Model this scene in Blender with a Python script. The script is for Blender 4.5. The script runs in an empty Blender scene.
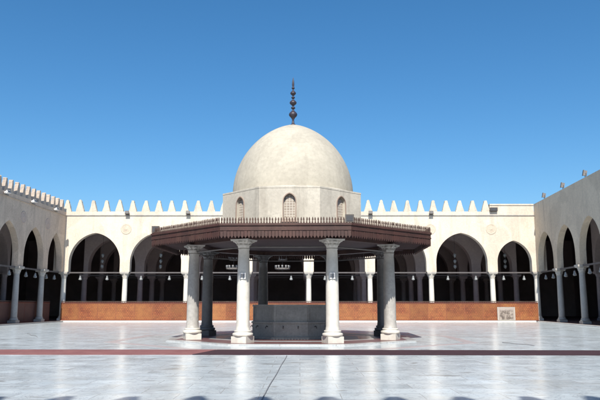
import bpy, bmesh, math, random
from mathutils import Vector, Matrix
random.seed(7)
PI = math.pi
sc = bpy.context.scene
COL = sc.collection

# ------------------------------------------------------------------ materials
def new_mat(name):
    m = bpy.data.materials.new(name); m.use_nodes = True
    nt = m.node_tree; b = nt.nodes['Principled BSDF']
    return m, nt, b

def mk(nt, typ, **kw):
    n = nt.nodes.new(typ)
    for k, v in kw.items(): setattr(n, k, v)
    return n

def ramp(nt, fac, stops):
    r = nt.nodes.new('ShaderNodeValToRGB'); e = r.color_ramp.elements
    while len(e) < len(stops): e.new(0.5)
    for el, (p, c) in zip(e, stops):
        el.position = p; el.color = (c[0], c[1], c[2], 1) if not isinstance(c, float) else (c, c, c, 1)
    nt.links.new(fac, r.inputs[0]); return r.outputs[0]

def noise(nt, vec, scale, detail=4, rough=.55, dist=0., sc3=None):
    if sc3:
        mp = mk(nt, 'ShaderNodeMapping'); mp.inputs['Scale'].default_value = sc3
        nt.links.new(vec, mp.inputs[0]); vec = mp.outputs[0]
    n = mk(nt, 'ShaderNodeTexNoise'); n.inputs['Scale'].default_value = scale
    n.inputs['Detail'].default_value = detail; n.inputs['Roughness'].default_value = rough
    n.inputs['Distortion'].default_value = dist
    nt.links.new(vec, n.inputs['Vector']); return n.outputs['Fac']

def mixc(nt, fac, a, b, mode='MIX'):
    m = mk(nt, 'ShaderNodeMix', data_type='RGBA', blend_type=mode)
    for sock, v in ((m.inputs[0], fac), (m.inputs[6], a), (m.inputs[7], b)):
        if hasattr(v, 'links'): nt.links.new(v, sock)
        elif isinstance(v, (int, float)): sock.default_value = v
        else: sock.default_value = (v[0], v[1], v[2], 1)
    return m.outputs[2]

def bump(nt, b, h, strength, dist=.02):
    n = mk(nt, 'ShaderNodeBump'); n.inputs['Strength'].default_value = strength
    n.inputs['Distance'].default_value = dist
    nt.links.new(h, n.inputs['Height']); nt.links.new(n.outputs[0], b.inputs['Normal'])

def weathered(name, c1, c2, stain=None, rough=.8, scale=.6, streak=.5, bmp=.3, fine=14., amount=.45, patch=0):
    """two-tone surface in world space: broad patches, rain streaks, fine grain"""
    m, nt, b = new_mat(name)
    g = mk(nt, 'ShaderNodeNewGeometry').outputs['Position']
    f1 = noise(nt, g, scale, 6, .6, .4)
    col = mixc(nt, ramp(nt, f1, [(.3, 0.), (.7, 1.)]), c1, c2)
    if stain:
        f2 = noise(nt, g, 1.0, 5, .6, .2, (1.6, 1.6, .22))
        fs = ramp(nt, f2, [(.5, 0.), (.78, 1.)])
        mm = mk(nt, 'ShaderNodeMath', operation='MULTIPLY'); nt.links.new(fs, mm.inputs[0]); mm.inputs[1].default_value = streak
        col = mixc(nt, mm.outputs[0], col, stain)
    if patch:
        pn = noise(nt, g, .28, 3, .45, .8)
        col = mixc(nt, ramp(nt, pn, [(.52, 0.), (.56, patch), (.7, patch)]), col, [c * .80 for c in c2])
        cr = noise(nt, g, .9, 9, .7, 1.6)
        col = mixc(nt, ramp(nt, cr, [(.488, 0.), (.499, patch * .8), (.503, patch * .8), (.515, 0.)]), col, [c * .55 for c in c2])
    f3 = noise(nt, g, fine, 4, .6)
    col = mixc(nt, amount, col, ramp(nt, f3, [(.3, .55), (.7, 1.)]), 'MULTIPLY')
    nt.links.new(col, b.inputs['Base Color']); b.inputs['Roughness'].default_value = rough
    bump(nt, b, f3, bmp)
    return m

M = {}
M['facade'] = weathered('cream_limewash', (.72, .632, .52), (.65, .56, .455), (.42, .34, .26), .9, .35, .7, .3, 7, .35, .45)
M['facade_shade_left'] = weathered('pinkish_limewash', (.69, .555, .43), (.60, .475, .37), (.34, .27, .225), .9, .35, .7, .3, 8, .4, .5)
M['facade_right'] = weathered('grey_render', (.70, .59, .45), (.63, .525, .40), (.39, .325, .265), .9, .3, .6, .25, 7, .35, .45)
M['merlon'] = weathered('merlon_limewash', (.66, .60, .49), (.54, .48, .38), (.34, .28, .22), .9, 1.1, .7, .4, 8, .45)
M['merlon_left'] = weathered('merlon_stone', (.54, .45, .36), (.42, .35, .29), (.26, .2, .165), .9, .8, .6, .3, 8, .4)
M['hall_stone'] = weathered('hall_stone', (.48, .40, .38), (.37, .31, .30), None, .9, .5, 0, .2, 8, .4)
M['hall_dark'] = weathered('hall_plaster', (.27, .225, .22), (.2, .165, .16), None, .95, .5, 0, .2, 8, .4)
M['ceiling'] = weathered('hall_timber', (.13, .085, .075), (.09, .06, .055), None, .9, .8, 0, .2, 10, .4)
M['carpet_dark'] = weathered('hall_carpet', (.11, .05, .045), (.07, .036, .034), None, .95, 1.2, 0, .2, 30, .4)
M['dome'] = weathered('dome_stone', (.50, .46, .375), (.42, .385, .315), (.30, .27, .22), .9, .6, .6, .3, 6, .35, .2)
M['drum'] = weathered('drum_stone', (.60, .56, .475), (.49, .455, .385), (.33, .30, .25), .9, .7, 1., .3, 8, .35, .3)
M['col_white'] = weathered('pale_marble', (.70, .68, .62), (.62, .59, .53), (.45, .42, .37), .45, 1.2, .4, .1, 9, .25)
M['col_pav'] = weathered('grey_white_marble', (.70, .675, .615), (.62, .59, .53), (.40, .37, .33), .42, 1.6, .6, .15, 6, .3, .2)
M['col_shade_mid'] = weathered('shaded_grey_marble', (.50, .475, .44), (.40, .385, .36), (.26, .25, .24), .42, 1.6, .6, .2, 6, .45, .5)  # side-front pavilion columns: shade under the eaves put into the stone colour
M['col_shade_deep'] = weathered('shaded_dark_stone', (.17, .165, .165), (.12, .118, .12), (.08, .08, .08), .45, 1.6, .6, .2, 9, .5)  # rear pavilion columns: darker stone, with the deeper shade put into its colour
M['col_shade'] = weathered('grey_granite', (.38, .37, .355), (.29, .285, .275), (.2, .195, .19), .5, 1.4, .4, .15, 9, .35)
M['capital'] = weathered('carved_capital', (.52, .49, .44), (.42, .39, .35), (.26, .24, .22), .8, 2., .6, .3, 12, .4)
M['wood'] = weathered('maroon_timber', (.075, .030, .024), (.045, .021, .017), (.12, .066, .047), .65, 1.3, .5, .3, 18, .45)
M['wood_pale'] = weathered('weathered_timber', (.09, .05, .037), (.058, .032, .025), (.14, .095, .07), .8, 2.2, .6, .3, 20, .45)
M['soffit'] = weathered('soffit_timber', (.075, .036, .036), (.05, .026, .028), None, .75, 1.2, 0, .3, 16, .4)
M['basin'] = weathered('dark_grey_stone', (.33, .325, .305), (.23, .23, .22), (.40, .385, .36), .55, 1.6, .6, .3, 10, .5)
M['rail'] = weathered('dark_red_rail', (.16, .04, .025), (.10, .03, .02), None, .7, 1.5, 0, .3, 16, .4)
M['metal'] = weathered('dark_metal', (.06, .06, .065), (.04, .04, .045), None, .5, 3, 0, .1, 20, .3)
M['finial'] = weathered('bronze_finial', (.045, .035, .045), (.03, .025, .04), None, .45, 4, 0, .1, 20, .3)
M['iron'] = weathered('tie_iron', (.11, .10, .10), (.08, .07, .07), None, .7, 3, 0, .1, 20, .3)
M['tie_pale'] = weathered('grey_tie_bar', (.20, .185, .18), (.15, .14, .135), None, .7, 3, 0, .1, 20, .3)
M['kerb'] = weathered('kerb_marble', (.74, .72, .67), (.66, .64, .59), (.5, .47, .42), .4, 1., .4, .1, 8, .25)
M['sand'] = weathered('sandy_ground', (.36, .29, .2), (.29, .23, .16), None, .95, .2, 0, .3, 5, .4)
M['white_box'] = weathered('white_enamel', (.75, .74, .72), (.66, .65, .63), None, .5, 3, 0, .1, 20, .2)
M['dull_box'] = weathered('dull_enamel', (.10, .085, .075), (.065, .055, .05), None, .6, 3, 0, .1, 20, .3)
M['plate_grey'] = weathered('notice_face', (.30, .30, .30), (.2, .2, .21), None, .6, 12, 0, .1, 40, .3)
M['runner_dark'] = weathered('maroon_carpet', (.045, .012, .02), (.03, .009, .015), (.07, .028, .035), .95, .8, .5, .4, 40, .45)
M['runner_pale'] = weathered('faded_red_carpet', (.26, .105, .10), (.19, .07, .07), (.34, .19, .17), .95, .8, .5, .4, 40, .45)
M['plinth_red'] = weathered('red_granite_paving', (.17, .075, .07), (.12, .055, .055), (.24, .14, .13), .4, 1., .4, .1, 14, .4)
M['hose'] = weathered('grey_hose', (.24, .24, .25), (.18, .18, .19), None, .6, 3, 0, .1, 20, .3)

def glass_mat():
    m, nt, b = new_mat('milky_glass')
    b.inputs['Base Color'].default_value = (.48, .50, .50, 1); b.inputs['Roughness'].default_value = .18
    b.inputs['Transmission Weight'].default_value = .6
    return m
M['glass'] = glass_mat()

def marble_floor(name, tint, bw, bh, rot=0.):
    m, nt, b = new_mat(name)
    g = mk(nt, 'ShaderNodeNewGeometry').outputs['Position']
    mp = mk(nt, 'ShaderNodeMapping'); mp.inputs['Rotation'].default_value = (0, 0, rot); nt.links.new(g, mp.inputs[0])
    v = mp.outputs[0]
    br = mk(nt, 'ShaderNodeTexBrick'); nt.links.new(v, br.inputs['Vector'])
    br.inputs['Scale'].default_value = 1.; br.inputs['Brick Width'].default_value = bw; br.inputs['Row Height'].default_value = bh
    br.inputs['Mortar Size'].default_value = .008; br.inputs['Mortar Smooth'].default_value = .4
    br.inputs['Color1'].default_value = (.0, .0, .0, 1); br.inputs['Color2'].default_value = (1, 1, 1, 1)
    br.inputs['Mortar'].default_value = (.5, .5, .5, 1); br.offset = .5
    base = mixc(nt, br.outputs['Color'], [c * .88 for c in tint], [min(.8, c * 1.03) for c in tint])
    # cloudy patches, different on every slab
    off = mk(nt, 'ShaderNodeVectorMath', operation='MULTIPLY_ADD')
    nt.links.new(br.outputs['Color'], off.inputs[0]); off.inputs[1].default_value = (7, 5, 3); nt.links.new(v, off.inputs[2])
    cl = noise(nt, off.outputs[0], .9, 6, .62, 1.2)
    base = mixc(nt, ramp(nt, cl, [(.40, 0.), (.75, .62)]), base, (tint[0] * .66, tint[1] * .70, tint[2] * .73))
    vn = noise(nt, off.outputs[0], 1.6, 8, .6, 2.4)
    vein = ramp(nt, vn, [(.470, 0.), (.495, .5), (.505, .5), (.53, 0.)])
    base = mixc(nt, vein, base, (.30, .32, .35))
    # worn / damp patches
    dm = noise(nt, g, .23, 5, .65, .6)
    base = mixc(nt, ramp(nt, dm, [(.55, 0.), (.72, .45)]), base, (.36, .35, .33))
    sp = noise(nt, g, .75, 3, .5, .8, (1., 2.2, 1.))
    base = mixc(nt, ramp(nt, sp, [(.63, 0.), (.70, .6)]), base, (.22, .21, .19))
    base = mixc(nt, ramp(nt, br.outputs['Fac'], [(0, 0.), (1., .8)]), base, (.28, .27, .26))
    nt.links.new(base, b.inputs['Base Color'])
    rn = noise(nt, off.outputs[0], 1.1, 4, .6)
    rg = ramp(nt, rn, [(.3, .14), (.7, .27)]); nt.links.new(rg, b.inputs['Roughness'])
    hb = noise(nt, g, 2.2, 4, .5)
    bump(nt, b, hb, .04, .02)
    return m
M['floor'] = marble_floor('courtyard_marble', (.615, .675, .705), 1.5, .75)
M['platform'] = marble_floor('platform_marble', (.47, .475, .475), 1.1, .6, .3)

def screen_mat():
    m, nt, b = new_mat('orange_wood_lattice')
    tc = mk(nt, 'ShaderNodeTexCoord').outputs['Object']
    oi = mk(nt, 'ShaderNodeObjectInfo').outputs['Random']
    sep = mk(nt, 'ShaderNodeSeparateXYZ'); nt.links.new(tc, sep.inputs[0])
    cmb = mk(nt, 'ShaderNodeCombineXYZ'); nt.links.new(sep.outputs[0], cmb.inputs[0]); nt.links.new(sep.outputs[2], cmb.inputs[1])
    br = mk(nt, 'ShaderNodeTexBrick'); nt.links.new(cmb.outputs[0], br.inputs['Vector'])
    br.inputs['Scale'].default_value = 1; br.inputs['Brick Width'].default_value = .22; br.inputs['Row Height'].default_value = .16
    br.inputs['Mortar Size'].default_value = .018; br.inputs['Color1'].default_value = (.36, .105, .034, 1)
    br.inputs['Color2'].default_value = (.235, .062, .02, 1); br.inputs['Mortar'].default_value = (.10, .03, .014, 1)
    g = mk(nt, 'ShaderNodeNewGeometry').outputs['Position']
    n1 = noise(nt, g, .8, 5, .6)
    col = mixc(nt, ramp(nt, n1, [(.35, 0.), (.7, .8)]), br.outputs['Color'], (.35, .15, .045))
    n2 = noise(nt, g, 9, 4, .6)
    col = mixc(nt, .5, col, ramp(nt, n2, [(.3, .6), (.7, 1.)]), 'MULTIPLY')
    col = mixc(nt, .75, col, ramp(nt, oi, [(0., (.55, .46, .42)), (.5, (.85, .75, .7)), (1., (1., 1., 1.))]), 'MULTIPLY')
    nt.links.new(col, b.inputs['Base Color']); b.inputs['Roughness'].default_value = .6
    bump(nt, b, br.outputs['Fac'], -.6, .02)
    return m
M['screen'] = screen_mat()
M['post_wood'] = weathered('post_timber', (.26, .085, .034), (.19, .06, .025), None, .7, 1.5, 0, .3, 16, .4)
M['screen_shaded'] = weathered('shaded_screen_timber', (.115, .05, .038), (.08, .034, .028), None, .7, 1.2, 0, .3, 9, .45)  # left screen: timber darkened, the arcade's shade put into its colour

def banner_mat():
    m, nt, b = new_mat('mottled_banner')
    tc = mk(nt, 'ShaderNodeTexCoord').outputs['Object']
    n1 = noise(nt, tc, 3.2, 5, .6, .5)
    col = ramp(nt, n1, [(.38, (.09, .07, .06)), (.52, (.20, .165, .14)), (.64, (.36, .31, .27))])
    sep = mk(nt, 'ShaderNodeSeparateXYZ'); nt.links.new(tc, sep.inputs[0])
    # pale ground toward the edges of the picture: printed design
    a = mk(nt, 'ShaderNodeMath', operation='ABSOLUTE'); nt.links.new(sep.outputs[0], a.inputs[0])
    col = mixc(nt, ramp(nt, a.outputs[0], [(.62, 0.), (.9, 1.)]), col, (.38, .33, .29))
    z = ramp(nt, sep.outputs[2], [(.22, 0.), (.5, 1.)])
    col = mixc(nt, z, col, (.36, .31, .28))
    nt.links.new(col, b.inputs['Base Color']); b.inputs['Roughness'].default_value = .7
    return m
M['banner'] = banner_mat()

def grille_mat():
    m, nt, b = new_mat('window_grille')
    tc = mk(nt, 'ShaderNodeTexCoord').outputs['Object']
    sep = mk(nt, 'ShaderNodeSeparateXYZ'); nt.links.new(tc, sep.inputs[0])
    cmb = mk(nt, 'ShaderNodeCombineXYZ'); nt.links.new(sep.outputs[0], cmb.inputs[0]); nt.links.new(sep.outputs[2], cmb.inputs[1])
    br = mk(nt, 'ShaderNodeTexBrick'); nt.links.new(cmb.outputs[0], br.inputs['Vector'])
    br.inputs['Scale'].default_value = 1; br.inputs['Brick Width'].default_value = .13; br.inputs['Row Height'].default_value = .12
    br.inputs['Mortar Size'].default_value = .016
    br.inputs['Color1'].default_value = (.34, .29, .24, 1); br.inputs['Color2'].default_value = (.26, .22, .18, 1)
    br.inputs['Mortar'].default_value = (.5, .46, .4, 1); br.offset = 0
    nt.links.new(br.outputs['Color'], b.inputs['Base Color']); b.inputs['Roughness'].default_value = .8
    bump(nt, b, br.outputs['Fac'], .5, .02)
    return m
M['grille'] = grille_mat()

# ------------------------------------------------------------------ mesh helpers
class MB:
    def __init__(s): s.bm = bmesh.new()
    def face(s, pts):
        try: s.bm.faces.new([s.bm.verts.new(p) for p in pts])
        except ValueError: pass
    def box(s, x0, x1, y0, y1, z0, z1, T=None):
        P = [Vector((x, y, z)) for z in (z0, z1) for y in (y0, y1) for x in (x0, x1)]
        if T: P = [T @ p for p in P]
        v = [s.bm.verts.new(p) for p in P]
        for f in ((0, 2, 3, 1), (4, 5, 7, 6), (0, 1, 5, 4), (2, 6, 7, 3), (0, 4, 6, 2), (1, 3, 7, 5)):
            s.bm.faces.new([v[i] for i in f])
        return s
    def prism(s, outline, y0, y1, T=None):
        """outline in xz, extruded along y"""
        a = [Vector((x, y0, z)) for x, z in outline]; b = [Vector((x, y1, z)) for x, z in outline]
        if T: a = [T @ p for p in a]; b = [T @ p for p in b]
        va = [s.bm.verts.new(p) for p in a]; vb = [s.bm.verts.new(p) for p in b]
        n = len(va)
        s.bm.faces.new(va); s.bm.faces.new(vb[::-1])
        for i in range(n):
            j = (i + 1) % n; s.bm.faces.new([va[i], vb[i], vb[j], va[j]])
        return s
    def lathe(s, prof, n=24, c=(0, 0, 0), rf=None, smooth=True, rot=0.):
        rings = []
        for k, (r, z) in enumerate(prof):
            ring = []
            for i in range(n):
                a = 2 * PI * i / n + rot
                rr = r * (rf(a, k, z) if rf else 1)
                ring.append(s.bm.verts.new((c[0] + rr * math.cos(a), c[1] + rr * math.sin(a), c[2] + z)))
            rings.append(ring)
        for A, B in zip(rings, rings[1:]):
            for i in range(n):
                j = (i + 1) % n
                f = s.bm.faces.new([A[i], A[j], B[j], B[i]]); f.smooth = smooth
        if prof[0][0] > 1e-4: s.bm.faces.new(rings[0][::-1])
        if prof[-1][0] > 1e-4: s.bm.faces.new(rings[-1])
        return s
    def octring(s, a_out, a_in, z0, z1, rot=PI / 8):
        """octagonal ring with flat faces, apothems a_out / a_in (a_in=0: solid)"""
        k = 1 / math.cos(PI / 8)
        def ring(a, z): return [s.bm.verts.new((a * k * math.cos(rot + i * PI / 4), a * k * math.sin(rot + i * PI / 4), z)) for i in range(8)]
        o0, o1 = ring(a_out, z0), ring(a_out, z1)
        for i in range(8):
            j = (i + 1) % 8; s.bm.faces.new([o0[i], o0[j], o1[j], o1[i]])
        if a_in > 0:
            i0, i1 = ring(a_in, z0), ring(a_in, z1)
            for i in range(8):
                j = (i + 1) % 8
                s.bm.faces.new([i0[j], i0[i], i1[i], i1[j]])
                s.bm.faces.new([o1[i], o1[j], i1[j], i1[i]]); s.bm.faces.new([o0[j], o0[i], i0[i], i0[j]])
        else:
            s.bm.faces.new(o1); s.bm.faces.new(o0[::-1])
        return s
    def tube(s, pts, r, n=8):
        rings = []
        pts = [Vector(p) for p in pts]
        for k, p in enumerate(pts):
            d = (pts[min(k + 1, len(pts) - 1)] - pts[max(k - 1, 0)]).normalized()
            u = d.orthogonal().normalized() if abs(d.z) > .9 else d.cross(Vector((0, 0, 1))).normalized()
            w = d.cross(u)
            rings.append([s.bm.verts.new(p + r * (math.cos(2 * PI * i / n) * u + math.sin(2 * PI * i / n) * w)) for i in range(n)])
        for A, B in zip(rings, rings[1:]):
            for i in range(n):
                j = (i + 1) % n; f = s.bm.faces.new([A[i], A[j], B[j], B[i]]); f.smooth = True
        s.bm.faces.new(rings[0][::-1]); s.bm.faces.new(rings[-1])
        return s
    def mesh(s, name, mat, bevel=0, recalc=True):
        if bevel:
            es = [e for e in s.bm.edges if len(e.link_faces) == 2 and e.calc_face_angle(0) > .6]
            bmesh.ops.bevel(s.bm, geom=es, offset=bevel, segments=1, affect='EDGES')
        if recalc: bmesh.ops.recalc_face_normals(s.bm, faces=s.bm.faces[:])
        me = bpy.data.meshes.new(name); s.bm.to_mesh(me); s.bm.free()
        if mat: me.materials.append(mat)
        return me

def link(name, me, parent=None, loc=(0, 0, 0), rz=0):
    o = bpy.data.objects.new(name, me); COL.objects.link(o)
    o.location = loc; o.rotation_euler = (0, 0, rz)
    if parent: o.parent = parent
    return o
def empty(name, label, cat, loc=(0, 0, 0), rz=0, group=None):
    o = link(name, None, None, loc, rz); o.empty_display_size = .2
    return tag(o, label, cat, group)
def tag(o, label, cat, group=None):
    o['label'] = label; o['category'] = cat
    if group: o['group'] = group
    return o
def struct(name, me, loc=(0, 0, 0), rz=0):
    o = link(name, me, None, loc, rz); o['kind'] = 'structure'; return o

# ------------------------------------------------------------------ arch geometry
def arch_pts(xa, xb, zs, rise, n=14):
    """pointed two-centred arch from (xa,zs) to (xb,zs)"""
    c = (xb - xa) / 2; R = (rise * rise + c * c) / (2 * c)
    pts = []
    a1 = math.asin(min(1, rise / R)) if R >= c else PI / 2
    for i in range(n + 1):
        t = a1 * i / n
        pts.append((xa + R - R * math.cos(t), zs + R * math.sin(t)))
    xm = (xa + xb) / 2
    pts[-1] = (xm, zs + rise)
    return pts + [(2 * xm - x, z) for x, z in pts[-2::-1]]

def arch_wall(pts, ztop, y0, y1):
    """wall whose lower edge follows pts (x increasing), flat top at ztop"""
    mb = MB()
    for (xa, za), (xb, zb) in zip(pts, pts[1:]):
        if abs(xb - xa) > 1e-6:
            mb.face([(xa, y0, za), (xb, y0, zb), (xb, y0, ztop), (xa, y0, ztop)])
            mb.face([(xb, y1, zb), (xa, y1, za), (xa, y1, ztop), (xb, y1, ztop)])
        mb.face([(xa, y1, za), (xb, y1, zb), (xb, y0, zb), (xa, y0, za)])
    xa, za = pts[0]; xb, zb = pts[-1]
    mb.face([(xa, y1, za), (xa, y0, za), (xa, y0, ztop), (xa, y1, ztop)])
    mb.face([(xb, y0, zb), (xb, y1, zb), (xb, y1, ztop), (xb, y0, ztop)])
    mb.face([(xa, y0, ztop), (xb, y0, ztop), (xb, y1, ztop), (xa, y1, ztop)])
    bmesh.ops.remove_doubles(mb.bm, verts=mb.bm.verts[:], dist=1e-4)
    return mb

# arcade columns: shaft (column), base and capital
CAPZ = 4.95
def col_shaft(r=.265):
    return MB().lathe([(r * 1.06, .55), (r * 1.03, .7), (r * 1.02, 1.6), (r * .98, 2.8), (r * .91, 4.2), (r * .93, 4.26), (r * .93, 4.3)], 20)
def col_base():
    mb = MB(); mb.box(-.36, .36, -.36, .36, .12, .34)
    mb.lathe([(.36, .34), (.385, .39), (.36, .45), (.31, .47), (.31, .5), (.33, .52), (.31, .57), (.27, .58)], 20)
    return mb
def leaf_r(n, amp):
    return lambda a, k, z: 1 + amp[min(k, len(amp) - 1)] * math.cos(n * a)
def col_capital():
    mb = MB()
    mb.lathe([(.26, 4.29), (.28, 4.32), (.26, 4.35), (.27, 4.42), (.33, 4.52), (.31, 4.55), (.35, 4.64), (.42, 4.72)], 32, rf=leaf_r(8, [0, 0, 0, .04, .10, .03, .08, .03]))
    mb.box(-.42, .42, -.42, .42, 4.72, 4.80); mb.box(-.46, .46, -.46, .46, 4.80, CAPZ)
    return mb
def merlon_mesh(mat, h=1.22, w=.40):
    L = [(w, 0), (w, .12), (w * .93, .20), (w * .80, .38), (w * .64, .62), (w * .48, .86), (w * .40, .98), (w * .36, 1.08), (w * .26, 1.16), (w * .10, h)]
    return MB().prism([(-x, z) for x, z in L[::-1]] + L, -.16, .16).mesh('merlon', mat, .02)
def roundel_mesh(mat):
    mb = MB()
    prof = [(.55, 0), (.54, .022), (.47, .03), (.44, .012), (.36, .012), (.28, .03), (.13, .015), (.10, .035), (.0001, .04)]
    mb.lathe(prof, 32, rf=leaf_r(8, [0, 0, 0, 0, .06, .14, .1, 0, 0]))
    bmesh.ops.rotate(mb.bm, verts=mb.bm.verts[:], cent=(0, 0, 0), matrix=Matrix.Rotation(PI / 2, 3, 'X'))
    return mb.mesh('roundel', mat)
ME = {}
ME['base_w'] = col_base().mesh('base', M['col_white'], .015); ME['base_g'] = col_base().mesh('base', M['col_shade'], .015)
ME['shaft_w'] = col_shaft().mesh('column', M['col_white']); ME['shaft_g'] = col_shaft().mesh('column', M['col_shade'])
ME['shaft_i'] = col_shaft(.3).mesh('column', M['hall_stone']); ME['base_i'] = col_base().mesh('base', M['hall_stone'])
ME['cap_w'] = col_capital().mesh('capital', M['capital']); ME['cap_i'] = col_capital().mesh('capital', M['hall_stone'])
def worn(mat, h, w):
    out = []
    for k in range(5):
        me = merlon_mesh(mat, h * random.uniform(.94, 1.03), w * random.uniform(.94, 1.05))
        for v in me.vertices:
            if v.co.z > .05: v.co += Vector((random.uniform(-.02, .02), random.uniform(-.015, .015), random.uniform(-.025, .012)))
        out.append(me)
    return out
ME['mer_f'] = worn(M['merlon'], 1.22, .40); ME['mer_l'] = worn(M['merlon_left'], 1.14, .31)
M['roundel'] = weathered('carved_roundel', (.62, .53, .42), (.54, .46, .36), (.44, .36, .28), .9, 2.5, .5, .3, 9, .4)
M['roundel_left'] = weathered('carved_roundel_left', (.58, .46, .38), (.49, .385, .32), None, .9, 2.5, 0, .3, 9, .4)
ME['round_f'] = roundel_mesh(M['roundel']); ME['round_l'] = roundel_mesh(M['roundel_left'])

TH = 1.0      # wall thickness
def arcade(name, label, cat, origin, rz, bays, ztop, wallm, kinds, pier=1.0, rises=None, merl=None, merl_range=None, cornice=True,
           end_cols=(True, True), roundm=None, TH=1.0, ties=True, extend=(0, 0), spring=5.9, step=1.25, merl_phase=.0, group=None, tie_m=None):
    root = empty(name, label, cat, origin, rz, group)
    xs = [0]
    for w in bays: xs.append(xs[-1] + w)
    pts = [(-extend[0], CAPZ)] if extend[0] else []
    pts.append((0, CAPZ))
    for i, w in enumerate(bays):
        xa, xb = xs[i] + pier / 2, xs[i + 1] - pier / 2
        rise = rises(xb - xa)
        pts += [(xa, CAPZ)] + arch_pts(xa, xb, spring, rise) + [(xb, CAPZ)]
    pts.append((xs[-1], CAPZ))
    if extend[1]: pts.append((xs[-1] + extend[1], CAPZ))
    link('wall', arch_wall(pts, ztop, 0, TH).mesh('wall', wallm, 0, True), root)
    sh, ba, ca = kinds
    for i, x in enumerate(xs):
        if (i == 0 and not end_cols[0]) or (i == len(xs) - 1 and not end_cols[1]): continue
        c = link('column', ME[sh], root, (x, TH / 2, 0))
        link('base', ME[ba], c); link('capital', ME[ca], c)
    if ties:
        for i, w in enumerate(bays):
            mb = MB().box(xs[i] + .47, xs[i + 1] - .47, TH / 2 - .07, TH / 2 + .07, 4.80, 4.93)
            link('tie_beam', mb.mesh('tie_beam', tie_m or M['iron']), root)
    if cornice:
        L0, L1 = -extend[0], xs[-1] + extend[1]
        link('cornice', MB().box(L0, L1, -.09, .0, ztop - .42, ztop - .33).mesh('cornice', M['merlon_left'] if wallm is not M['facade'] else M['capital'], .01), root)
    if merl:
        a, b = merl_range; n = int((b - a) / step)
        for k in range(n + 1):
            o = link('merlon', random.choice(ME[merl]), root, (a + merl_phase + k * step + random.uniform(-.025, .025), .18, ztop - .01), random.uniform(-.04, .04)); o.rotation_euler[1] = random.uniform(-.02, .02)
    if roundm:
        for x in xs[1:-1]:
            link('roundel', ME[roundm], root, (x, -.0, 9.25))
    return root, xs

# ------------------------------------------------------------------ layout numbers
FY = 66.0                                     # front plane of the far arcade
XL, XR = -23.8, 23.85                         # courtyard corners at the far end
AL, AR = math.atan(.047), math.atan(.064)     # side walls are a little askew, as the courtyard is
SKEW = 0.0
fac_bays = [6.17] * 7 + [XR - XL - 7 * 6.17]
rise_far = lambda w: min(3.0, .62 * w + .05) if w < 4.5 else 2.97
facade, fxs = arcade('arcade_wall', 'sunlit cream far arcade wall with crenellated top, behind the fountain pavilion', 'arcade wall', (XL, FY, 0), SKEW,
    fac_bays, 11.05, M['facade'], ('shaft_w', 'base_w', 'cap_w'), rises=rise_far, merl='mer_f', merl_range=(.0, 42.95), step=1.335, TH=.7,
    roundm='round_f', extend=(1.0, 1.0), merl_phase=.04)
link('parapet', MB().box(43.15, XR - XL - .02, .02, .5, 11.05, 11.82).mesh('parapet', M['facade'], .02), facade)
link('cornice', MB().box(43.15, XR - XL - .02, -.05, .02, 11.70, 11.84).mesh('cornice', M['facade'], .01), facade)

LEN = 63.7
LB = [4.958] * 12 + [4.2]; RB = [5.75] * 11
uL = Vector((math.sin(AL), math.cos(AL), 0)); oL = Vector((XL, FY, 0)) - LEN * uL
rise_side = lambda w: {True: 2.78, False: 2.75}[w > 3.5]
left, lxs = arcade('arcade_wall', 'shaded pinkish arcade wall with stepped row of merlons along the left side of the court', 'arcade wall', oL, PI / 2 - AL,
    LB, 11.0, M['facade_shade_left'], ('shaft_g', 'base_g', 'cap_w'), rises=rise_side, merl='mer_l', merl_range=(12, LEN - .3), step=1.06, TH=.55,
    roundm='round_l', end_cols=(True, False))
uR = Vector((-math.sin(AR), -math.cos(AR), 0))
right, rxs = arcade('arcade_wall', 'plain grey shaded arcade wall without merlons on the right side of the court', 'arcade wall', (XR, FY, 0), -PI / 2 - AR,
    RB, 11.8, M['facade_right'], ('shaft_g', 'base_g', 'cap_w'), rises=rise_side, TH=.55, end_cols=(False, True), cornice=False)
# the arcade the photographer stands in: its merlons throw the shadows at the foot of the picture
NEARY = .6
nb = [6.1] * 9
near, nxs = arcade('arcade_wall', 'cream crenellated arcade wall on the near side whose merlon shadows reach the floor', 'arcade wall', (4.5 * 6.1, NEARY, 0), PI,
    nb, 11.05, M['facade'], ('shaft_w', 'base_w', 'cap_w'), rises=rise_far, merl='mer_f', merl_range=(.1, 54.5), step=1.19, merl_phase=.11, extend=(1.5, 1.5), ties=False)

# ------------------------------------------------------------------ ground
def sheet(name, mat, x0, x1, y0, y1, z):
    mb = MB(); mb.face([(x0, y0, z), (x1, y0, z), (x1, y1, z), (x0, y1, z)]); return mb.mesh(name, mat, 0, False)
struct('ground', sheet('ground', M['sand'], -1500, 1500, -1500, 1500, -.02))
struct('courtyard_floor', sheet('courtyard_floor', M['floor'], -30, 30, -14, FY - .38, 0))
# raised hall floors behind each arcade, with a pale marble edge
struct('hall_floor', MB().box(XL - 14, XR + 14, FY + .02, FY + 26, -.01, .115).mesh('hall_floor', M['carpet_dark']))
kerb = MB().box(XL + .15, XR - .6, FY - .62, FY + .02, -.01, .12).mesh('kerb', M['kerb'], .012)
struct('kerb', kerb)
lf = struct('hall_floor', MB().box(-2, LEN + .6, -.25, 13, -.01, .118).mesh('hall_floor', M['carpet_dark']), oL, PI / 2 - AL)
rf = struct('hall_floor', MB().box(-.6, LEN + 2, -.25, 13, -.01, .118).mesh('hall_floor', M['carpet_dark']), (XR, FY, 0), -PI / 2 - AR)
struct('kerb', MB().box(-2, LEN - .4, -.55, -.25, -.01, .10).mesh('kerb', M['col_shade'], .012), oL, PI / 2 - AL)
struct('kerb', MB().box(.9, LEN + 2, -.55, -.25, -.01, .10).mesh('kerb', M['kerb'], .012), (XR, FY, 0), -PI / 2 - AR)

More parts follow.
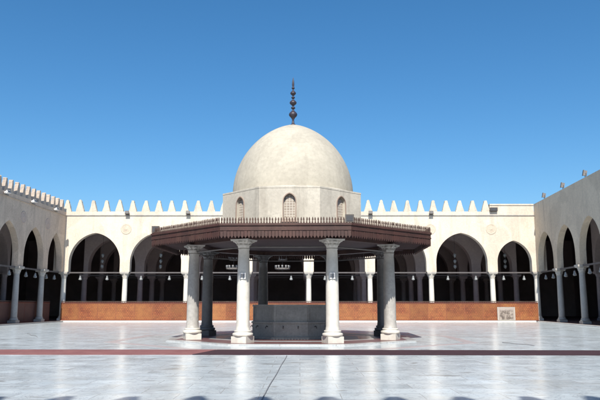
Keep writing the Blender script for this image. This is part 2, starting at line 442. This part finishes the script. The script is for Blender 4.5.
# ------------------------------------------------------------------ halls behind the arcades
for k in range(3):
    w, _ = arcade('inner_arcade', ['first row of shadowed arches inside the far hall, just behind the cream arcade', 'middle row of dim arches deep inside the far hall',
                   'rearmost row of dim arches before the back wall of the far hall'][k], 'inner arcade', (XL, FY + 6.2 + 5.8 * k, 0), SKEW,
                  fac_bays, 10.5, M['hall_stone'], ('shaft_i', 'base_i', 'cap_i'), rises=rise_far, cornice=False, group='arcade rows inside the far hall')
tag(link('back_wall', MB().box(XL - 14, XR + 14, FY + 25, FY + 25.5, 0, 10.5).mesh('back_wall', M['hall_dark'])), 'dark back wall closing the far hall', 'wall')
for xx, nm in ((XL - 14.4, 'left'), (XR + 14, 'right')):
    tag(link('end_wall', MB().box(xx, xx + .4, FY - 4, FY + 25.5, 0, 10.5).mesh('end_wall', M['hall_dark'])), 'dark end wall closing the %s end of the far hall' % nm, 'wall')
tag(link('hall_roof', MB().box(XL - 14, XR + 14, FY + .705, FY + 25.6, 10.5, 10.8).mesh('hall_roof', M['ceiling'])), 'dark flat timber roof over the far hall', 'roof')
w, _ = arcade('inner_arcade', 'dim inner row of arches behind the left arcade', 'inner arcade', oL + Matrix.Rotation(PI / 2 - AL, 3, 'Z') @ Vector((0, 5.5, 0)), PI / 2 - AL,
              LB, 10.5, M['hall_stone'], ('shaft_i', 'base_i', 'cap_i'), rises=rise_side, cornice=False)
w, _ = arcade('inner_arcade', 'dim inner row of arches behind the right arcade', 'inner arcade', Vector((XR, FY, 0)) + Matrix.Rotation(-PI / 2 - AR, 3, 'Z') @ Vector((0, 5.5, 0)), -PI / 2 - AR,
              RB, 10.5, M['hall_stone'], ('shaft_i', 'base_i', 'cap_i'), rises=rise_side, cornice=False)
for o, rz, side in ((oL, PI / 2 - AL, 'left'), ((XR, FY, 0), -PI / 2 - AR, 'right')):
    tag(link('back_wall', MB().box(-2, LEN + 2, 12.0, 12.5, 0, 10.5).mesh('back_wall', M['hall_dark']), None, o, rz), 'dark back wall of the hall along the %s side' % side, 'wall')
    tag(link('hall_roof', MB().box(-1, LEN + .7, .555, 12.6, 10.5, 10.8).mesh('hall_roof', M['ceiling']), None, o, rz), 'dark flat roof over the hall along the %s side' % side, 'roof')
tag(link('hall_roof', MB().box(-29, 29, -11, NEARY - TH - .01, 10.5, 10.8).mesh('hall_roof', M['ceiling'])), 'flat timber roof over the near hall above the photographer', 'roof')

# ------------------------------------------------------------------ wooden screens
def screen(label, origin, rz, x0, x1, n, y, mat, pmat, h=1.9, z0=.12):
    root = empty('wooden_screen', label, 'screen', origin, rz)
    w = (x1 - x0) / n
    pm = MB().box(-w / 2 + .035, w / 2 - .035, -.03, .03, 0, h - .30).mesh('panel', mat, .008)
    po = MB().box(-.035, .035, -.04, .04, 0, h - .17).mesh('post', pmat, .008)
    for i in range(n):
        link('panel', pm, root, (x0 + (i + .5) * w, y, z0 + .07))
    for i in range(n + 1):
        link('post', po, root, (x0 + i * w, y, z0))
    link('bottom_rail', MB().box(x0 - .04, x1 + .04, y - .05, y + .05, z0 + .0, z0 + .075).mesh('bottom_rail', M['rail'], .008), root)
    link('top_rail', MB().box(x0 - .04, x1 + .04, y - .055, y + .055, z0 + h - .235, z0 + h - .13).mesh('top_rail', M['rail'], .01), root)
    link('top_rail', MB().box(x0 - .05, x1 + .05, y - .04, y + .04, z0 + h - .07, z0 + h).mesh('top_rail', M['wood_pale'], .01), root)
    mb = MB(); m = int((x1 - x0) / .22)
    for i in range(m):
        x = x0 + (i + .5) * (x1 - x0) / m; mb.box(x - .02, x + .02, y - .02, y + .02, z0 + h - .14, z0 + h - .06)
    link('baluster_row', mb.mesh('baluster_row', M['rail']), root)
    return root
screen('orange brown lattice wood screen standing in the sun along the far arcade', (XL, FY, 0), SKEW, .1, XR - XL - .25, 26, -.22, M['screen'], M['post_wood'])
screen('purple brown wood screen in shade behind the left arcade columns', oL, PI / 2 - AL, 0, LEN - 1.2, 24, .7, M['screen_shaded'], M['rail'])

# pale mottled banner leaning on the screen
bn_s = .9
bn = empty('banner', 'pale mottled picture banner in front of the orange screen near its right end', 'banner', (20.4, FY - .36, .12))
link('picture', MB().box(-.9, .9, -.012, .012, -.62, .62).mesh('picture', M['banner']), bn, (0, 0, .72))
fr = MB(); fr.box(-.97, -.9, -.03, .03, .05, 1.39); fr.box(.9, .97, -.03, .03, .05, 1.39); fr.box(-.9, .9, -.028, .028, .05, .10); fr.box(-.9, .9, -.028, .028, 1.34, 1.39)
link('frame', fr.mesh('frame', M['capital'], .008), bn)
bn.scale = (bn_s, 1, .95)
link('foot', MB().box(-.8, -.7, -.08, .11, 0, .05).mesh('foot', M['metal']), bn); link('foot', MB().box(.7, .8, -.08, .11, 0, .05).mesh('foot', M['metal']), bn)

# ------------------------------------------------------------------ pavilion
PC = Vector((-.36, 33.0, 0)); PR = -.0365
pav = empty('fountain_pavilion', 'octagonal ablution fountain pavilion with stone dome and wide maroon timber eaves on marble columns', 'pavilion', PC, PR)
K = 1 / math.cos(PI / 8)
s8 = 3.83; AP = 1.2071 * s8
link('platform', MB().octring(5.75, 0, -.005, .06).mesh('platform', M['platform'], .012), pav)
link('inner_paving', MB().octring(5.35, 0, .03, .064).mesh('inner_paving', M['plinth_red']), pav)
link('paving_band', MB().octring(3.9, 3.2, .03, .068).mesh('paving_band', M['platform']), pav)

bandm = MB().octring(8.3, 7.75, -.004, .004).mesh('paving_band', weathered('faded_red_marble', (.44, .37, .37), (.50, .45, .45), (.36, .26, .26), .3, 1., .5, .05, 9, .3))
struct('paving_band', bandm, PC, PR)
Z0 = .064; NECK = 4.09; CT = 4.46
def pshaft(cm):
    return MB().lathe([(.33, Z0 + .50), (.30, Z0 + .56), (.285, Z0 + .7), (.28, 1.6), (.272, 2.6), (.25, 3.6), (.232, 4.0), (.25, 4.02), (.25, 4.06), (.232, 4.08), (.232, 4.1)], 28).mesh('column', cm)
def pbase(cm):
    mb = MB(); mb.box(-.36, .36, -.36, .36, Z0, Z0 + .27)
    b = mb
    b.lathe([(.38, Z0 + .26), (.43, Z0 + .29), (.445, Z0 + .345), (.43, Z0 + .40), (.37, Z0 + .42), (.345, Z0 + .44), (.36, Z0 + .46), (.375, Z0 + .485), (.36, Z0 + .52), (.31, Z0 + .53)], 28)
    return b.mesh('base', cm, 0)
def pcap(cm):
    mb = MB()
    mb.lathe([(.235, 4.09), (.25, 4.11), (.262, 4.17), (.31, 4.235), (.285, 4.245), (.30, 4.30), (.37, 4.36), (.34, 4.37), (.36, 4.385)], 48, rf=leaf_r(8, [0, .02, .05, .12, .03, .05, .11, .02, 0]))
    for i in range(4):
        a = PI / 4 + i * PI / 2
        T = Matrix.Rotation(a, 4, 'Z')
        m2 = [(.30, 4.24), (.40, 4.33), (.47, 4.345), (.475, 4.385), (.30, 4.385)]
        mb.prism(m2, -.045, .045, T)
    L = []
    for i in range(4):                                   # abacus with hollow sides
        a = i * PI / 2
        for t in range(8):
            u = -1 + 2 * t / 8.
            x, y = .415 - .05 * (1 - u * u), .415 * u
            L.append((x * math.cos(a) - y * math.sin(a), x * math.sin(a) + y * math.cos(a)))
    lo = [mb.bm.verts.new((x, y, 4.385)) for x, y in L]; hi = [mb.bm.verts.new((x * 1.04, y * 1.04, CT)) for x, y in L]
    mb.bm.faces.new(lo[::-1]); mb.bm.faces.new(hi)
    for i in range(len(L)):
        j = (i + 1) % len(L); mb.bm.faces.new([lo[i], lo[j], hi[j], hi[i]])
    return mb.mesh('capital', cm)
pk = {k: (pshaft(M[k]), pbase(M[k]), pcap(M[k])) for k in ('col_pav', 'col_shade_mid', 'col_shade_deep')}
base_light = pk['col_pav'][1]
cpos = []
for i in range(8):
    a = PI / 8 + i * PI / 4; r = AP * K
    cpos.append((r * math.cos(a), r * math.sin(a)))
    py = cpos[-1][1]; kind = 'col_pav' if py < -3.5 else ('col_shade_mid' if py < 0 else 'col_shade_deep')  # stone darkens toward the rear, pavilion shade painted into each row
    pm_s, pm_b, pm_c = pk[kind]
    if kind == 'col_shade_mid': pm_b = base_light  # pale base keeps the sunlit foot of the darkened shafts
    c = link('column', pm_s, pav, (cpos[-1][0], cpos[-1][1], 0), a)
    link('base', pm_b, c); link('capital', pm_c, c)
# ring beam over the columns, tie bars between capitals
link('ring_beam', MB().octring(AP + .2, AP - .2, CT, 4.70).mesh('ring_beam', M['wood'], .015), pav)
for i in range(8):
    a, b = Vector((*cpos[i], 4.14)), Vector((*cpos[(i + 1) % 8], 4.14))
    link('tie_bar', MB().tube([a, b], .035, 8).mesh('tie_bar', M['tie_pale']), pav)
EA = 6.47                                        # eave apothem
link('soffit', MB().octring(EA - .05, 0, 4.66, 4.72).mesh('soffit', M['soffit']), pav)
ES = 2 * EA * math.tan(PI / 8)
# rafters under the eave: one mesh per side
for i in range(8):
    T = Matrix.Rotation(i * PI / 4 + PI / 2, 4, 'Z')
    mb = MB(); n = 12
    for k in range(n):
        x = (-.5 + (k + .5) / n) * ES * .80
        mb.box(x - .045, x + .045, -(EA - .1), -(AP + .2), 4.58, 4.665, T)
    link('rafters', mb.mesh('rafters', M['soffit']), pav)
    mb = MB(); mb.box(-ES / 2, ES / 2, -EA - .03, -EA + .05, 4.66, 4.94, T)
    mb.box(-ES / 2 - .02, ES / 2 + .02, -EA - .075, -EA - .03, 4.86, 4.95, T)
    mb.box(-ES / 2, ES / 2, -EA - .055, -EA - .03, 4.66, 4.71, T)
    x = -ES / 2 + random.uniform(.5, 1.)
    while x < ES / 2 - .3:
        mb.box(x - .02, x + .02, -EA - .042, -EA - .029, 4.712, 4.859, T); x += random.uniform(.7, 1.15)
    link('fascia', mb.mesh('fascia', M['wood'], .008), pav)
    mb = MB(); n = 38
    w = ES / n
    for k in range(n):
        x = -ES / 2 + (k + .5) * w
        d = .004 * (k % 2) + random.uniform(0, .012)
        j = random.uniform(-.006, .006)
        mb.prism([(x - w * .44, 4.66), (x - w * .44, 4.44 + j), (x - w * .2, 4.39 + j), (x, 4.335 + j), (x + w * .2, 4.39 + j), (x + w * .44, 4.44 + j), (x + w * .44, 4.66)], -EA - .02 - d, -EA + .005 - d, T)
    link('valance', mb.mesh('valance', M['wood']), pav)
    mb = MB(); n = 46; w = ES / n
    for k in range(n):
        x = -ES / 2 + (k + .5) * w; j = random.uniform(-.012, .012); lean = random.uniform(-.012, .012)
        mb.prism([(x - .032, 4.95), (x - .032, 5.00), (x - .016, 5.03), (x - .034 + lean, 5.10), (x - .022 + lean, 5.16 + j), (x + lean, 5.21 + j), (x + .022 + lean, 5.16 + j), (x + .034 + lean, 5.10), (x + .016, 5.03), (x + .032, 5.00), (x + .032, 4.95)], -EA - .03, -EA + .0, T)
    link('cresting', mb.mesh('cresting', M['wood_pale']), pav)
# low pitched roof of the eave
mb = MB()
def octv(a, z): return [mb.bm.verts.new((a * K * math.cos(PI / 8 + i * PI / 4), a * K * math.sin(PI / 8 + i * PI / 4), z)) for i in range(8)]
r0, r1 = octv(EA - .05, 4.93), octv(3.0, 5.12)
for i in range(8): mb.bm.faces.new([r0[i], r0[(i + 1) % 8], r1[(i + 1) % 8], r1[i]])
link('eave_roof', mb.mesh('eave_roof', M['wood_pale']), pav)

# drum: eight walls with arched window recesses
DS = 2.80; DA = DS / 2 / math.tan(PI / 8)
drum_pts = [(-DS / 2, 5.45), (-.275, 5.45)] + arch_pts(-.275, .275, 6.36, .35, 10) + [(.275, 5.45), (DS / 2, 5.45)]
wm = arch_wall(drum_pts, 6.98, 0, .35)
wm.box(-DS / 2, DS / 2, 0, .35, 4.75, 5.449)
drum_me = wm.mesh('drum_wall', M['drum'])
pane_me = MB().prism([(-.26, 0)] + [(x, z - 5.46) for x, z in arch_pts(-.27, .27, 6.36, .345, 10)] + [(.26, 0)], -.02, .02).mesh('window', M['grille'])
fo = arch_pts(-.275, .275, 6.36, .35, 10); fo2 = arch_pts(-.315, .315, 6.36, .395, 10)
mb = MB()
for A, B, C_, D_ in zip(fo, fo[1:], fo2, fo2[1:]):
    mb.prism([A, B, D_, C_], -.035, .0)
mb.box(-.315, -.275, -.035, 0, 5.45, 6.36); mb.box(.275, .315, -.035, 0, 5.45, 6.36); mb.box(-.36, .36, -.05, 0, 5.39, 5.45)
frame_me = mb.mesh('window_frame', weathered('window_surround', (.36, .27, .22), (.28, .21, .17), None, .85, 2, 0, .2, 14, .3))
for i in range(8):
    ang = i * PI / 4
    T = Vector((DA * math.sin(ang), -DA * math.cos(ang), 0))
    link('drum_wall', drum_me, pav, T, ang)
    w = link('window', pane_me, pav, T + Vector((-.16 * math.sin(ang), .16 * math.cos(ang), 5.46)), ang)
    f = link('window_frame', frame_me, w, (0, -.16, -5.46))
mb = MB(); mb.octring(DA + .012, 2.6, 6.975, 7.05)
link('drum_cornice', mb.mesh('drum_cornice', M['drum'], .015), pav)
# sloping shoulder from octagon to round
mb = MB(); N = 64; ra = []; rb = []
for i in range(N):
    a = 2 * PI * i / N
    m = (a + PI / 8) % (PI / 4) - PI / 8
    ro = (DA + .0) / math.cos(m)
    ra.append(mb.bm.verts.new((ro * math.cos(a), ro * math.sin(a), 7.05))); rb.append(mb.bm.verts.new((3.06 * math.cos(a), 3.06 * math.sin(a), 7.16)))
for i in range(N): mb.bm.faces.new([ra[i], ra[(i + 1) % N], rb[(i + 1) % N], rb[i]])
link('dome_shoulder', mb.mesh('dome_shoulder', M['drum']), pav)
RD = 3.07; HD = 3.78; RR = (HD * HD + RD * RD) / (2 * RD); prof = [(RD, 7.08), (RD, 7.14)]
a1 = math.asin(HD / RR)
for i in range(1, 41):
    t = a1 * i / 40; prof.append((max(.0001, RR * math.cos(t) - (RR - RD)), 7.14 + RR * math.sin(t)))
prof[-2] = (prof[-2][0], prof[-2][1] - .01)
link('dome', MB().lathe(prof, 72).mesh('dome', M['dome']), pav)
def bulb(z, r, h): return [(r * math.sin(PI * k / 8) + .03, z - h / 2 + h * k / 8) for k in range(1, 8)]
fp = [(.20, 10.80), (.14, 10.92), (.07, 10.98), (.05, 11.18)] + bulb(11.46, .19, .46) + [(.035, 11.72)] + bulb(11.82, .085, .16) + [(.035, 11.92)] + bulb(12.10, .155, .34) + [(.03, 12.30)] + bulb(12.38, .07, .13) + [(.03, 12.47)] + bulb(12.62, .12, .28) + [(.025, 12.80)] + bulb(12.9, .055, .12) + [(.05, 12.98), (.06, 13.1), (.05, 13.25), (.022, 13.4), (.0001, 13.52)]
link('finial', MB().lathe(fp, 20).mesh('finial', M['finial']), pav)

# fountain basin under the dome
fb = empty('fountain_basin', 'two tiered dark grey stone octagonal fountain basin under the dome', 'fountain', PC + Vector((0, 0, .068)), PR)
link('step', MB().octring(2.12, 0, 0, .10).mesh('step', M['basin'], .015), fb)
mb = MB(); mb.octring(1.92, 0, .10, .72); mb.octring(1.97, 0, .722, .80)
link('lower_tier', mb.mesh('lower_tier', M['basin'], .012), fb)
mb = MB(); mb.octring(1.86, 0, .80, 1.50); mb.octring(1.92, 1.4, 1.502, 1.60)
for i in range(8):
    T = Matrix.Rotation(i * PI / 4, 4, 'Z')
    mb.box(-.60, .60, -1.875, -1.85, .90, .93, T); mb.box(-.60, .60, -1.875, -1.85, 1.38, 1.41, T)
    mb.box(-.60, -.57, -1.874, -1.85, .93, 1.38, T); mb.box(.57, .60, -1.874, -1.85, .93, 1.38, T)
    mb.box(-.78, -.70, -1.90, -1.84, .80, 1.50, T)
link('upper_tier', mb.mesh('upper_tier', M['basin'], .01), fb)
tap_me = MB().tube([(0, 0, 0), (0, -.10, 0), (0, -.14, -.03), (0, -.14, -.09)], .018, 8).box(-.035, .035, -.09, -.075, .02, .035).mesh('tap', M['metal'])
for i in range(8):
    ang = i * PI / 4
    for k in (-.35, .35):
        link('tap', tap_me, fb, (1.91 * math.sin(ang) + k * math.cos(ang), -1.91 * math.cos(ang) + k * math.sin(ang), .58), ang)

# small square notices on the two front columns
Rz = Matrix.Rotation(PR, 3, 'Z')
fronts = sorted([p for p in cpos], key=lambda p: p[1])[:2]
fronts.sort()
for p, nm in zip(fronts, ('left', 'right')):
    w = PC + Rz @ Vector((p[0], p[1] - .29, 2.88))
    n = empty('notice_plate', 'small square notice plate fixed on the %s front column of the pavilion' % nm, 'notice', w, PR, 'notices on the pavilion columns')
    fr = MB(); fr.box(-.13, .13, -.02, .03, .085, .13); fr.box(-.13, .13, -.02, .03, -.13, -.085); fr.box(-.13, -.085, -.02, .03, -.085, .085); fr.box(.085, .13, -.02, .03, -.085, .085)
    link('frame', fr.mesh('frame', M['white_box'], .004), n)
    link('face', MB().box(-.085, .085, -.008, .02, -.085, .085).mesh('face', M['plate_grey']), n)

# ------------------------------------------------------------------ carpet runners across the court
def runner(label, outline, z, mat):
    mb = MB(); t = .016
    a = [mb.bm.verts.new((x, y, z)) for x, y in outline]; b = [mb.bm.verts.new((x, y, z + t)) for x, y in outline]
    mb.bm.faces.new(a[::-1]); mb.bm.faces.new(b)
    for i in range(len(a)):
        j = (i + 1) % len(a); mb.bm.faces.new([a[i], a[j], b[j], b[i]])
    return tag(link('carpet_runner', mb.mesh('carpet_runner', mat)), label, 'carpet', 'carpet runners across the court')
def edge(x0, x1, y0, y1, n=24, amp=.02):
    return [(x0 + (x1 - x0) * i / n, y0 + (y1 - y0) * i / n + random.uniform(-amp, amp)) for i in range(n + 1)]
runner('faded pinkish red carpet runner lying across the left of the marble court', edge(-21, -3.55, 22.6, 22.45) + edge(-3.1, -21, 24.75, 24.9), .004, M['runner_pale'])
runner('dark maroon carpet runner lying before the pavilion and right half of the court', edge(-3.6, 22, 22.42, 21.9) + edge(22, -3.05, 24.0, 24.72), .006, M['runner_dark'])
# hose on the floor
hp = [(-.43, 21.9, .013)]
for i in range(1, 30):
    y = 21.9 - i * .36; hp.append((-.43 - .0088 * i + .006 * math.sin(i * .5), y, .013))
tag(link('hose', MB().tube(hp, .011, 8).mesh('hose', M['hose'])), 'thin grey hose running toward the viewer from the maroon carpet', 'hose')

for (xa, ya), (xb, yb), lab in (((-15.7, 38.4), (-13.4, 34.2), 'short dark cable lying on the marble far left of the pavilion'), ((8.9, 29.4), (9.6, 27.2), 'short dark cable lying on the marble right of the pavilion')):
    pts = [(xa + (xb - xa) * t / 12 + .06 * math.sin(t * .9), ya + (yb - ya) * t / 12, .02) for t in range(13)]
    tag(link('cable', MB().tube(pts, .011, 8).mesh('cable', M['hose'])), lab, 'cable')

# ------------------------------------------------------------------ lamps hanging in the arcades
chain_me = MB().tube([(0, 0, 0), (0, 0, .32)], .012, 6).mesh('chain', M['metal'])
shade_me = MB().lathe([(.03, 0), (.10, -.02), (.12, -.09), (.15, -.22), (.22, -.36), (.24, -.40), (.19, -.43), (.08, -.47), (.0001, -.48)], 16).mesh('glass_shade', M['glass'])
capm_me = MB().lathe([(.02, .06), (.06, .02), (.11, .0), (.11, -.03), (.02, -.035)], 12).mesh('cap', M['metal'])
ORD = ['first', 'second', 'third', 'fourth', 'fifth', 'sixth', 'seventh', 'eighth', 'ninth', 'tenth', 'eleventh', 'twelfth', 'thirteenth']
proto = None
def lantern(loc, label, group):
    root = empty('hanging_lantern', label, 'lantern', loc, 0, group); root.scale = (.72, .72, .95)
    link('chain', chain_me, root); link('glass_shade', shade_me, root); link('cap', capm_me, root)
    return root
for i in range(8):
    for k, side in ((.27, 'left'), (.72, 'right')):
        x = fxs[i] + k * (fxs[i + 1] - fxs[i])
        lantern((XL + x + random.uniform(-.1, .1), FY + .35, 4.55), 'white glass bell lantern, %s one under the %s arch of the far arcade from left' % (side, ORD[i]), 'bell lanterns under the far arcade')
RL = Matrix.Rotation(PI / 2 - AL, 3, 'Z'); RR_ = Matrix.Rotation(-PI / 2 - AR, 3, 'Z')
for i in range(3):
    for k, side in ((.3, 'near'), (.7, 'far')):
        x = lxs[-1 - i] - 4.6 * (1 - k)
        lantern(oL + RL @ Vector((x, .275, 4.55)), 'shaded bell lantern, %s one under the left arcade\'s %s arch from the corner' % (side, ORD[i]), 'bell lanterns under the left arcade')
for i in range(3):
    for k, side in ((.3, 'far'), (.7, 'near')):
        lantern(Vector((XR, FY, 0)) + RR_ @ Vector((5.75 * (i + k), .275, 4.55)), 'shaded bell lantern, %s one under the right arcade\'s %s arch from the corner' % (side, ORD[i]), 'bell lanterns under the right arcade')
# taller pendants inside the far hall
rod_me = MB().tube([(0, 0, 0), (0, 0, 4.3)], .015, 6).mesh('rod', M['metal'])
glo_me = MB().lathe([(.02, .22), (.12, .18), (.17, .05), (.15, -.06), (.09, -.16), (.03, -.24), (.0001, -.25)], 14).mesh('glass_globe', M['glass'])
for i in (0, 1, 6, 7):
    x = (fxs[i] + fxs[i + 1]) / 2 + (.1 if i > 3 else -.2)
    r = empty('pendant_lamp', 'tall pendant of stacked glass globes behind the %s far arch from left' % ORD[i], 'pendant lamp', (XL + x, FY + 3.4, 6.2), 0, 'pendants inside the far hall')
    link('rod', rod_me, r); link('glass_globe', glo_me, r, (0, 0, .0)); link('glass_globe', glo_me, r, (0, 0, .62)); link('glass_globe', glo_me, r, (0, 0, -.55))
# two ring chandeliers in the middle
def ring_mesh(R, rr):
    mb = MB(); n = 36
    A = [[mb.bm.verts.new(((R + rr * math.cos(q)) * math.cos(2 * PI * i / n), (R + rr * math.cos(q)) * math.sin(2 * PI * i / n), 1.6 * rr * math.sin(q))) for q in (0, PI / 2, PI, 1.5 * PI)] for i in range(n)]
    for i in range(n):
        for k in range(4):
            mb.bm.faces.new([A[i][k], A[(i + 1) % n][k], A[(i + 1) % n][(k + 1) % 4], A[i][(k + 1) % 4]])
    return mb.mesh('ring', M['tie_pale'])
cup_me = MB().lathe([(.03, 0), (.07, .06), (.10, .22), (.11, .30)], 12).mesh('glass_cup', M['plate_grey'])
for cx, nm in ((-7.0, 'left'), (-1.85, 'right')):
    r = empty('chandelier', 'two tier ring chandelier with white cups, %s of the pair behind the pavilion' % nm, 'chandelier', (cx, FY + 3.2, 5.3), 0, 'chandeliers behind the pavilion')
    link('rod', MB().tube([(0, 0, -.3), (0, 0, 5.2)], .03, 8).mesh('rod', M['metal']), r)
    link('ring', ring_mesh(.75, .05), r, (0, 0, .1)); link('ring', ring_mesh(.45, .045), r, (0, 0, 1.05))
    link('spokes', MB().box(-.75, .75, -.02, .02, .08, .12).box(-.02, .02, -.75, -.021, .08, .12).box(-.02, .02, .021, .75, .08, .12).mesh('spokes', M['metal']), r)
    for k in range(12): link('glass_cup', cup_me, r, (.75 * math.cos(k * PI / 6), .75 * math.sin(k * PI / 6), .16))
    for k in range(8): link('glass_cup', cup_me, r, (.45 * math.cos(k * PI / 4), .45 * math.sin(k * PI / 4), 1.1))

# lamp hanging from the pavilion's rear beam
lp = empty('hanging_lantern', 'dark round lantern hanging from the rear beam of the pavilion, right of centre', 'lantern', PC + Rz @ Vector((4.75, 2.2, 4.35)))
link('chain', chain_me, lp); link('body', MB().lathe([(.03, .02), (.12, -.03), (.17, -.12), (.15, -.22), (.06, -.3), (.0001, -.31)], 16).mesh('body', M['metal']), lp)

# ------------------------------------------------------------------ floodlights
def flood(loc, rz, label, group, mat, w=.42, h=.36, tilt=-.35, post=.14):
    r = empty('floodlight', label, 'floodlight', loc, rz, group)
    hb = MB().box(-w / 2, w / 2, -.16, .10, -h / 2, h / 2).box(-w / 2 - .03, w / 2 + .03, -.20, -.161, -h / 2 - .03, h / 2 + .03).mesh('housing', mat, .012)
    o = link('housing', hb, r, (0, 0, post + h / 2)); o.rotation_euler = (tilt, 0, 0)
    link('bracket', MB().box(-w / 2 - .05, -w / 2 - .032, -.02, .02, 0, post + h / 2).box(w / 2 + .032, w / 2 + .05, -.02, .02, 0, post + h / 2).box(-w / 2 - .05, w / 2 + .05, -.03, .03, -.03, -.001).mesh('bracket', M['metal']), r)
    g = link('lens', MB().box(-w / 2 + .02, w / 2 - .02, -.215, -.2005, -h / 2 + .02, h / 2 - .02).mesh('lens', M['metal']), o)
    return r
for i in (1, 2, 3, 4, 5, 6):
    flood((XL + fxs[i] + .1, FY - .22, 10.58), 0, 'small dark floodlight on the far arcade cornice above the %s column from left' % ORD[i], 'floodlights along the far arcade', M['dull_box'], .34, .28)
flood((XL + fxs[7] + .3, FY - .1, 11.08), 0, 'dark floodlight at the foot of the plain parapet block on the far arcade', 'floodlights along the far arcade', M['dull_box'], .7, .3, 0, .03)
for i in (1, 2, 3):
    p = oL + RL @ Vector((LEN - 2.9 - (i - 1) * 4.9, -.16, 10.68))
    flood(p, PI / 2 - AL, 'white floodlight below the merlons of the left arcade wall, %s from the corner' % ORD[i - 1], 'floodlights along the left arcade', M['white_box'], .5, .18, -.5, .05)
for i, d in enumerate((3.2, 8.67, 14.1)):
    p = Vector((XR, FY, 0)) + RR_ @ Vector((d, .15, 11.83))
    flood(p, -PI / 2 - AR, 'grey floodlight standing on top of the plain right wall, %s from the corner' % ORD[i], 'floodlights along the right wall', M['tie_pale'], .17, .42, -.2, .14)
kf = EA * K
for a, lab in ((-PI / 2 + PI / 8, 'brown floodlight box on the eaves cresting of the pavilion at its front right corner'), (-PI + PI / 8, 'brown floodlight box on the eaves of the pavilion at its far left corner')):
    p = PC + Rz @ Vector((kf * .975 * math.cos(a), kf * .975 * math.sin(a), 4.98))
    flood(p, 0, lab, 'floodlights on the pavilion eaves', M['dull_box'], .30, .26, 0, .03)

# ------------------------------------------------------------------ camera, light, sky
cam = bpy.data.cameras.new('camera'); co = bpy.data.objects.new('camera', cam); COL.objects.link(co)
co.location = (0, 0, 1.65); co.rotation_euler = (math.radians(90 + 9.12), 0, 0)
cam.sensor_width = 36; cam.lens = 36 * 654 / 600; cam.clip_start = .05; cam.clip_end = 5000
sc.camera = co
EL = math.radians(46)
sun_dir = Vector((-.055, -1, 0)).normalized() * math.cos(EL) + Vector((0, 0, math.sin(EL)))
sl = bpy.data.lights.new('sun', 'SUN'); sl.energy = 4.2; sl.angle = math.radians(.5); sl.color = (1, .945, .85)
so = bpy.data.objects.new('sun', sl); COL.objects.link(so); so.rotation_euler = sun_dir.to_track_quat('Z', 'Y').to_euler(); so.location = (0, -40, 60)
W = bpy.data.worlds.new('World'); sc.world = W; W.use_nodes = True
nt = W.node_tree; bg = nt.nodes['Background']
sky = nt.nodes.new('ShaderNodeTexSky'); sky.sky_type = 'NISHITA'; sky.sun_disc = False
sky.sun_elevation = EL; sky.sun_rotation = PI; sky.altitude = 0; sky.air_density = 1.0; sky.dust_density = 1.0; sky.ozone_density = 6.0
hs = nt.nodes.new('ShaderNodeHueSaturation'); hs.inputs['Saturation'].default_value = 1.2; hs.inputs['Hue'].default_value = .494
nt.links.new(sky.outputs[0], hs.inputs['Color']); nt.links.new(hs.outputs[0], bg.inputs[0]); bg.inputs[1].default_value = .09
sc.view_settings.view_transform = 'Standard'; sc.view_settings.look = 'None'; sc.view_settings.gamma = 1
sc.view_settings.use_curve_mapping = False; sc.view_settings.exposure = .7
sc.cycles.max_bounces = 6; sc.cycles.diffuse_bounces = 3
